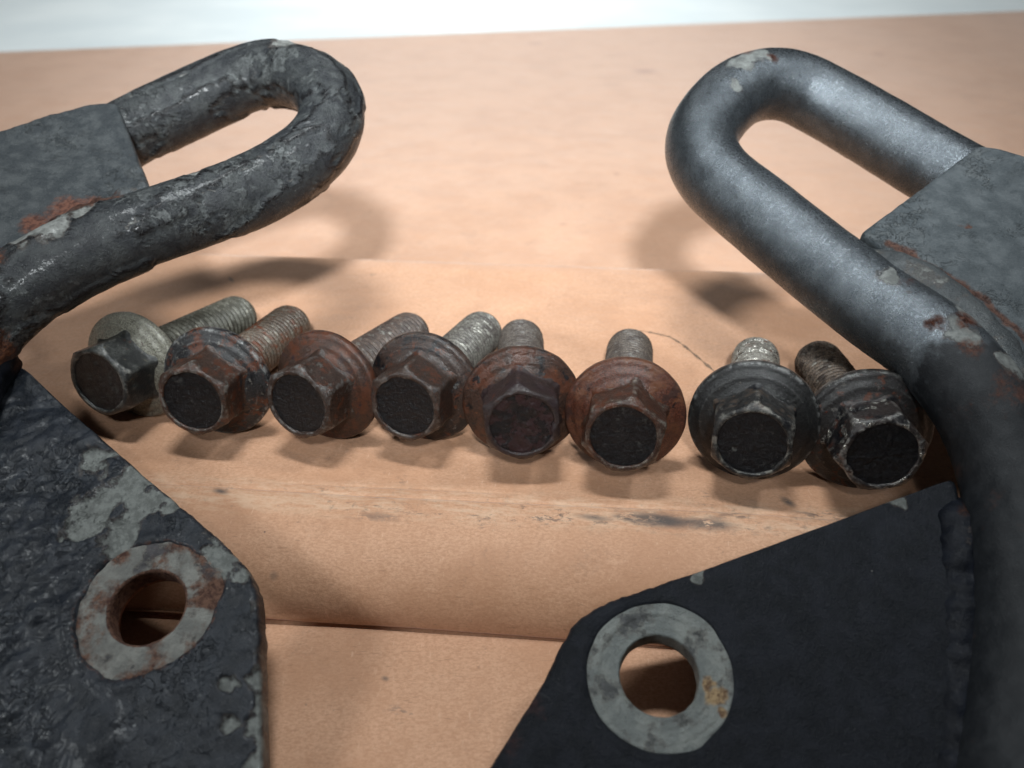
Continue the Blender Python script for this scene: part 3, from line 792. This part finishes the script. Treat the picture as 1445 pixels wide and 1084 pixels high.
ST = (1, 1, .35)
def rec_mat(i, extra=(), rough=.3):
    return bolt_mat('recess_coating_%d' % i, 60 + i * 7, BLK, list(extra) + [((.055, .056, .058), .0, .5, .9, .58, .74)], rough, None, .6, .10, wet=.5)
def shank_mat(i, base, layers, rough=.42, edge=(STL, .9, .28, .505, .56, .55)):
    return bolt_mat('shank_metal_%d' % i, 80 + i * 5, base, layers, rough, edge, .05, .05, wet=.25, dark=.08)
def col_mat(i, base, layers=(), rough=.32):
    return bolt_mat('collar_metal_%d' % i, 100 + i * 5, base, list(layers), rough, None, .05, .03)
bright = lambda i: col_mat(i, (.20, .19, .15), [(BRS, 1, .25, .5, .40, .52)])
dull = lambda i: col_mat(i, BRN, [((.12, .11, .10), .3, .45, .5, .45, .6)], .55)
BM = [
 # head, flange, shank, collar, recess
 (bolt_mat('head_metal_0', 1, (.065, .068, .064), [((.022, .024, .025), 0, .45, .25, .40, .55), (RST, 0, .52, .35, .62, .70), (OLV, .2, .5, .6, .58, .7)], .45, ((.36, .35, .32), .6, .35, .505, .56, 1.0)),
  bolt_mat('flange_metal_0', 2, (.27, .26, .21), [((.13, .115, .085), 0, .6, .4, .52, .66), ((.40, .39, .33), .6, .38, .5, .50, .64), (BRN, 0, .7, .6, .60, .70)], .5, (PAL, .5, .4, .51, .56, .8)),
  shank_mat(0, (.14, .135, .11), [((.07, .065, .05), 0, .6, .3, .45, .6), ((.26, .25, .21), .6, .35, .5, .52, .66)]), bright(0), rec_mat(0, [((.035, .04, .038), 0, .5, .5, .5, .65)])),
 (bolt_mat('head_metal_1', 3, (.060, .031, .021), [(RST, 0, .52, .35, .48, .62), ((.14, .13, .115), .3, .5, .6, .56, .66), (CHAR, 0, .45, .4, .58, .66)], .55, ((.36, .35, .32), .6, .35, .508, .56, 1.0)),
  bolt_mat('flange_metal_1', 4, CHAR, [(RST, 0, .52, .2, .50, .58), (BLK, 0, .4, .3, .54, .6), ((.22, .21, .19), .4, .5, .5, .58, .66)], .45, ((.45, .45, .44), .7, .35, .508, .55, 1.0)),
  shank_mat(1, (.105, .075, .055), [(RST, 0, .52, .25, .50, .64), ((.22, .205, .17), .5, .42, .6, .52, .66)]), bright(1), rec_mat(1, [((.07, .068, .065), 0, .5, .35, .60, .70)])),
 (bolt_mat('head_metal_2', 5, (.045, .025, .018), [(RST, 0, .55, .4, .52, .66), ((.13, .12, .11), .2, .55, .5, .55, .66)], .6, ((.27, .26, .25), .4, .42, .506, .56, 1.0)),
  bolt_mat('flange_metal_2', 6, BRN, [(RST, 0, .55, .3, .44, .6), (ORG, 0, .6, .5, .60, .72), (PUR, 0, .6, .35, .55, .66)], .65, ((.16, .10, .08), .2, .55, .51, .56, .8)),
  shank_mat(2, (.095, .065, .052), [((.05, .035, .03), 0, .6, .3, .46, .6), ((.20, .19, .17), .6, .35, .5, .54, .68)]), dull(2), rec_mat(2)),
 (bolt_mat('head_metal_3', 7, (.048, .026, .018), [(RST, 0, .55, .35, .52, .66), ((.05, .048, .052), 0, .5, .45, .55, .64), (ORG, 0, .6, .6, .66, .74)], .6, ((.24, .21, .19), .4, .42, .506, .56, 1.0)),
  bolt_mat('flange_metal_3', 8, (.052, .030, .023), [(BLK, 0, .4, .18, .48, .56), (RST, 0, .55, .4, .54, .66), ((.14, .135, .13), .2, .5, .5, .60, .68)], .55, ((.2, .15, .12), .3, .5, .51, .56, .8)),
  shank_mat(3, (.125, .115, .10), [((.06, .05, .045), 0, .6, .3, .46, .6), ((.27, .26, .23), .7, .33, .5, .52, .66)]), bright(3), rec_mat(3)),
 (bolt_mat('head_metal_4', 9, (.040, .023, .021), [(PUR, 0, .5, .3, .48, .6), (RST, 0, .55, .5, .58, .7), ((.12, .115, .12), .1, .5, .6, .60, .7)], .55, ((.13, .12, .125), .2, .45, .51, .57, .8), .4, .12),
  bolt_mat('flange_metal_4', 10, BRN, [(RST, 0, .48, .22, .44, .58), (BLK, 0, .35, .25, .56, .62), (ORG, 0, .6, .5, .62, .72)], .55, None, .45, .13),
  shank_mat(4, (.095, .078, .066), [((.055, .042, .036), 0, .65, .3, .46, .6), ((.16, .15, .14), .4, .4, .5, .54, .66)]), dull(4),
  rec_mat(4, [((.045, .018, .020), 0, .3, .3, .44, .58), ((.11, .03, .024), 0, .4, .4, .60, .70)], .25)),
 (bolt_mat('head_metal_5', 11, (.062, .028, .018), [(RST, 0, .48, .3, .50, .64), ((.16, .13, .10), .3, .4, .5, .55, .66), (STL, .9, .28, .45, .64, .70)], .42, ((.40, .36, .31), .6, .33, .506, .56, 1.0), .3, .10),
  bolt_mat('flange_metal_5', 12, (.115, .036, .020), [((.16, .058, .026), 0, .55, .25, .46, .62), ((.055, .022, .016), 0, .5, .3, .52, .64), (BLK, 0, .3, .3, .64, .68)], .42, ((.2, .1, .06), .2, .4, .512, .56, .7), .22, .08),
  shank_mat(5, (.100, .080, .066), [((.055, .042, .036), 0, .65, .3, .46, .6), ((.17, .155, .14), .4, .42, .5, .54, .66)]), dull(5), rec_mat(5, [((.06, .062, .058), 0, .5, .5, .58, .68)])),
 (bolt_mat('head_metal_6', 13, (.032, .031, .030), [(BLK, 0, .4, .3, .50, .6), ((.085, .06, .045), 0, .6, .4, .54, .64), ((.17, .165, .15), .4, .42, .6, .60, .68)], .42, ((.45, .43, .38), .7, .33, .505, .555, 1.0)),
  bolt_mat('flange_metal_6', 14, (.014, .0145, .015), [((.03, .031, .03), 0, .5, .4, .52, .66), ((.10, .085, .07), .1, .6, .6, .62, .72)], .42, ((.36, .36, .35), .6, .38, .51, .555, .9)),
  shank_mat(6, (.19, .175, .15), [(RST, 0, .48, .35, .58, .68), (STL, 1, .26, .4, .48, .60)], .35), dull(6), rec_mat(6, [((.12, .12, .11), .2, .45, .4, .60, .70)])),
 (bolt_mat('head_metal_7', 15, (.040, .030, .028), [(BLK, 0, .3, .25, .48, .58), ((.10, .035, .022), 0, .55, .4, .56, .66), (STL, .9, .25, .28, .565, .62)], .35, ((.55, .53, .5), .8, .28, .506, .555, 1.0), .5, .12),
  bolt_mat('flange_metal_7', 16, (.020, .018, .018), [(RST, 0, .6, .35, .56, .64), ((.19, .04, .02), 0, .6, .5, .62, .70), ((.12, .11, .10), .3, .4, .5, .6, .68)], .33, ((.4, .4, .38), .7, .3, .51, .555, .9), .3, .1),
  shank_mat(7, (.17, .125, .095), [((.05, .035, .028), 0, .65, .35, .46, .6), ((.24, .22, .19), .6, .35, .5, .54, .66)]), bright(7), rec_mat(7)),
]
BOLTS = [
 ((-88.8, 159.8), 71, 6, .13, 'olive-grey flange bolt at the left end, lying under the black hook loop'),
 ((-67.2, 153.0), 80, 2, .15, 'bolt with rusty brown head and silver-rimmed black flange, second from the left'),
 ((-41.8, 151.2), 68, 0, .12, 'third bolt from the left, brown rust all over with grey edge around its face'),
 ((-19.7, 150.7), 72.5, -2, .14, 'brown bolt with a bright collar on its grey shank, fourth from the left'),
 ((2.1, 144.8), 89.6, -6, .34, 'most corroded bolt, its face filled with dark reddish crust, fifth from the left'),
 ((24.4, 140.3), 80.7, 10, .18, 'bolt with wide glossy red-brown flange, beside the gap in the row'),
 ((51.2, 137.2), 73.3, -4, .12, 'bolt with clean black flange and shiny silver thread, right of the gap in the row'),
 ((73.8, 134.0), 84.2, 16, .38, 'black bolt with bright chipped dents on its head, right end nearest the grey hook'),
]
for i, (loc, yaw, roll, wear, label) in enumerate(BOLTS):
    make_bolt(label, loc, R(yaw), R(90 + roll), BM[i], i * 3.7 + 1, wear, flr=13.0 + (.5 if i in (6, 7) else 0))
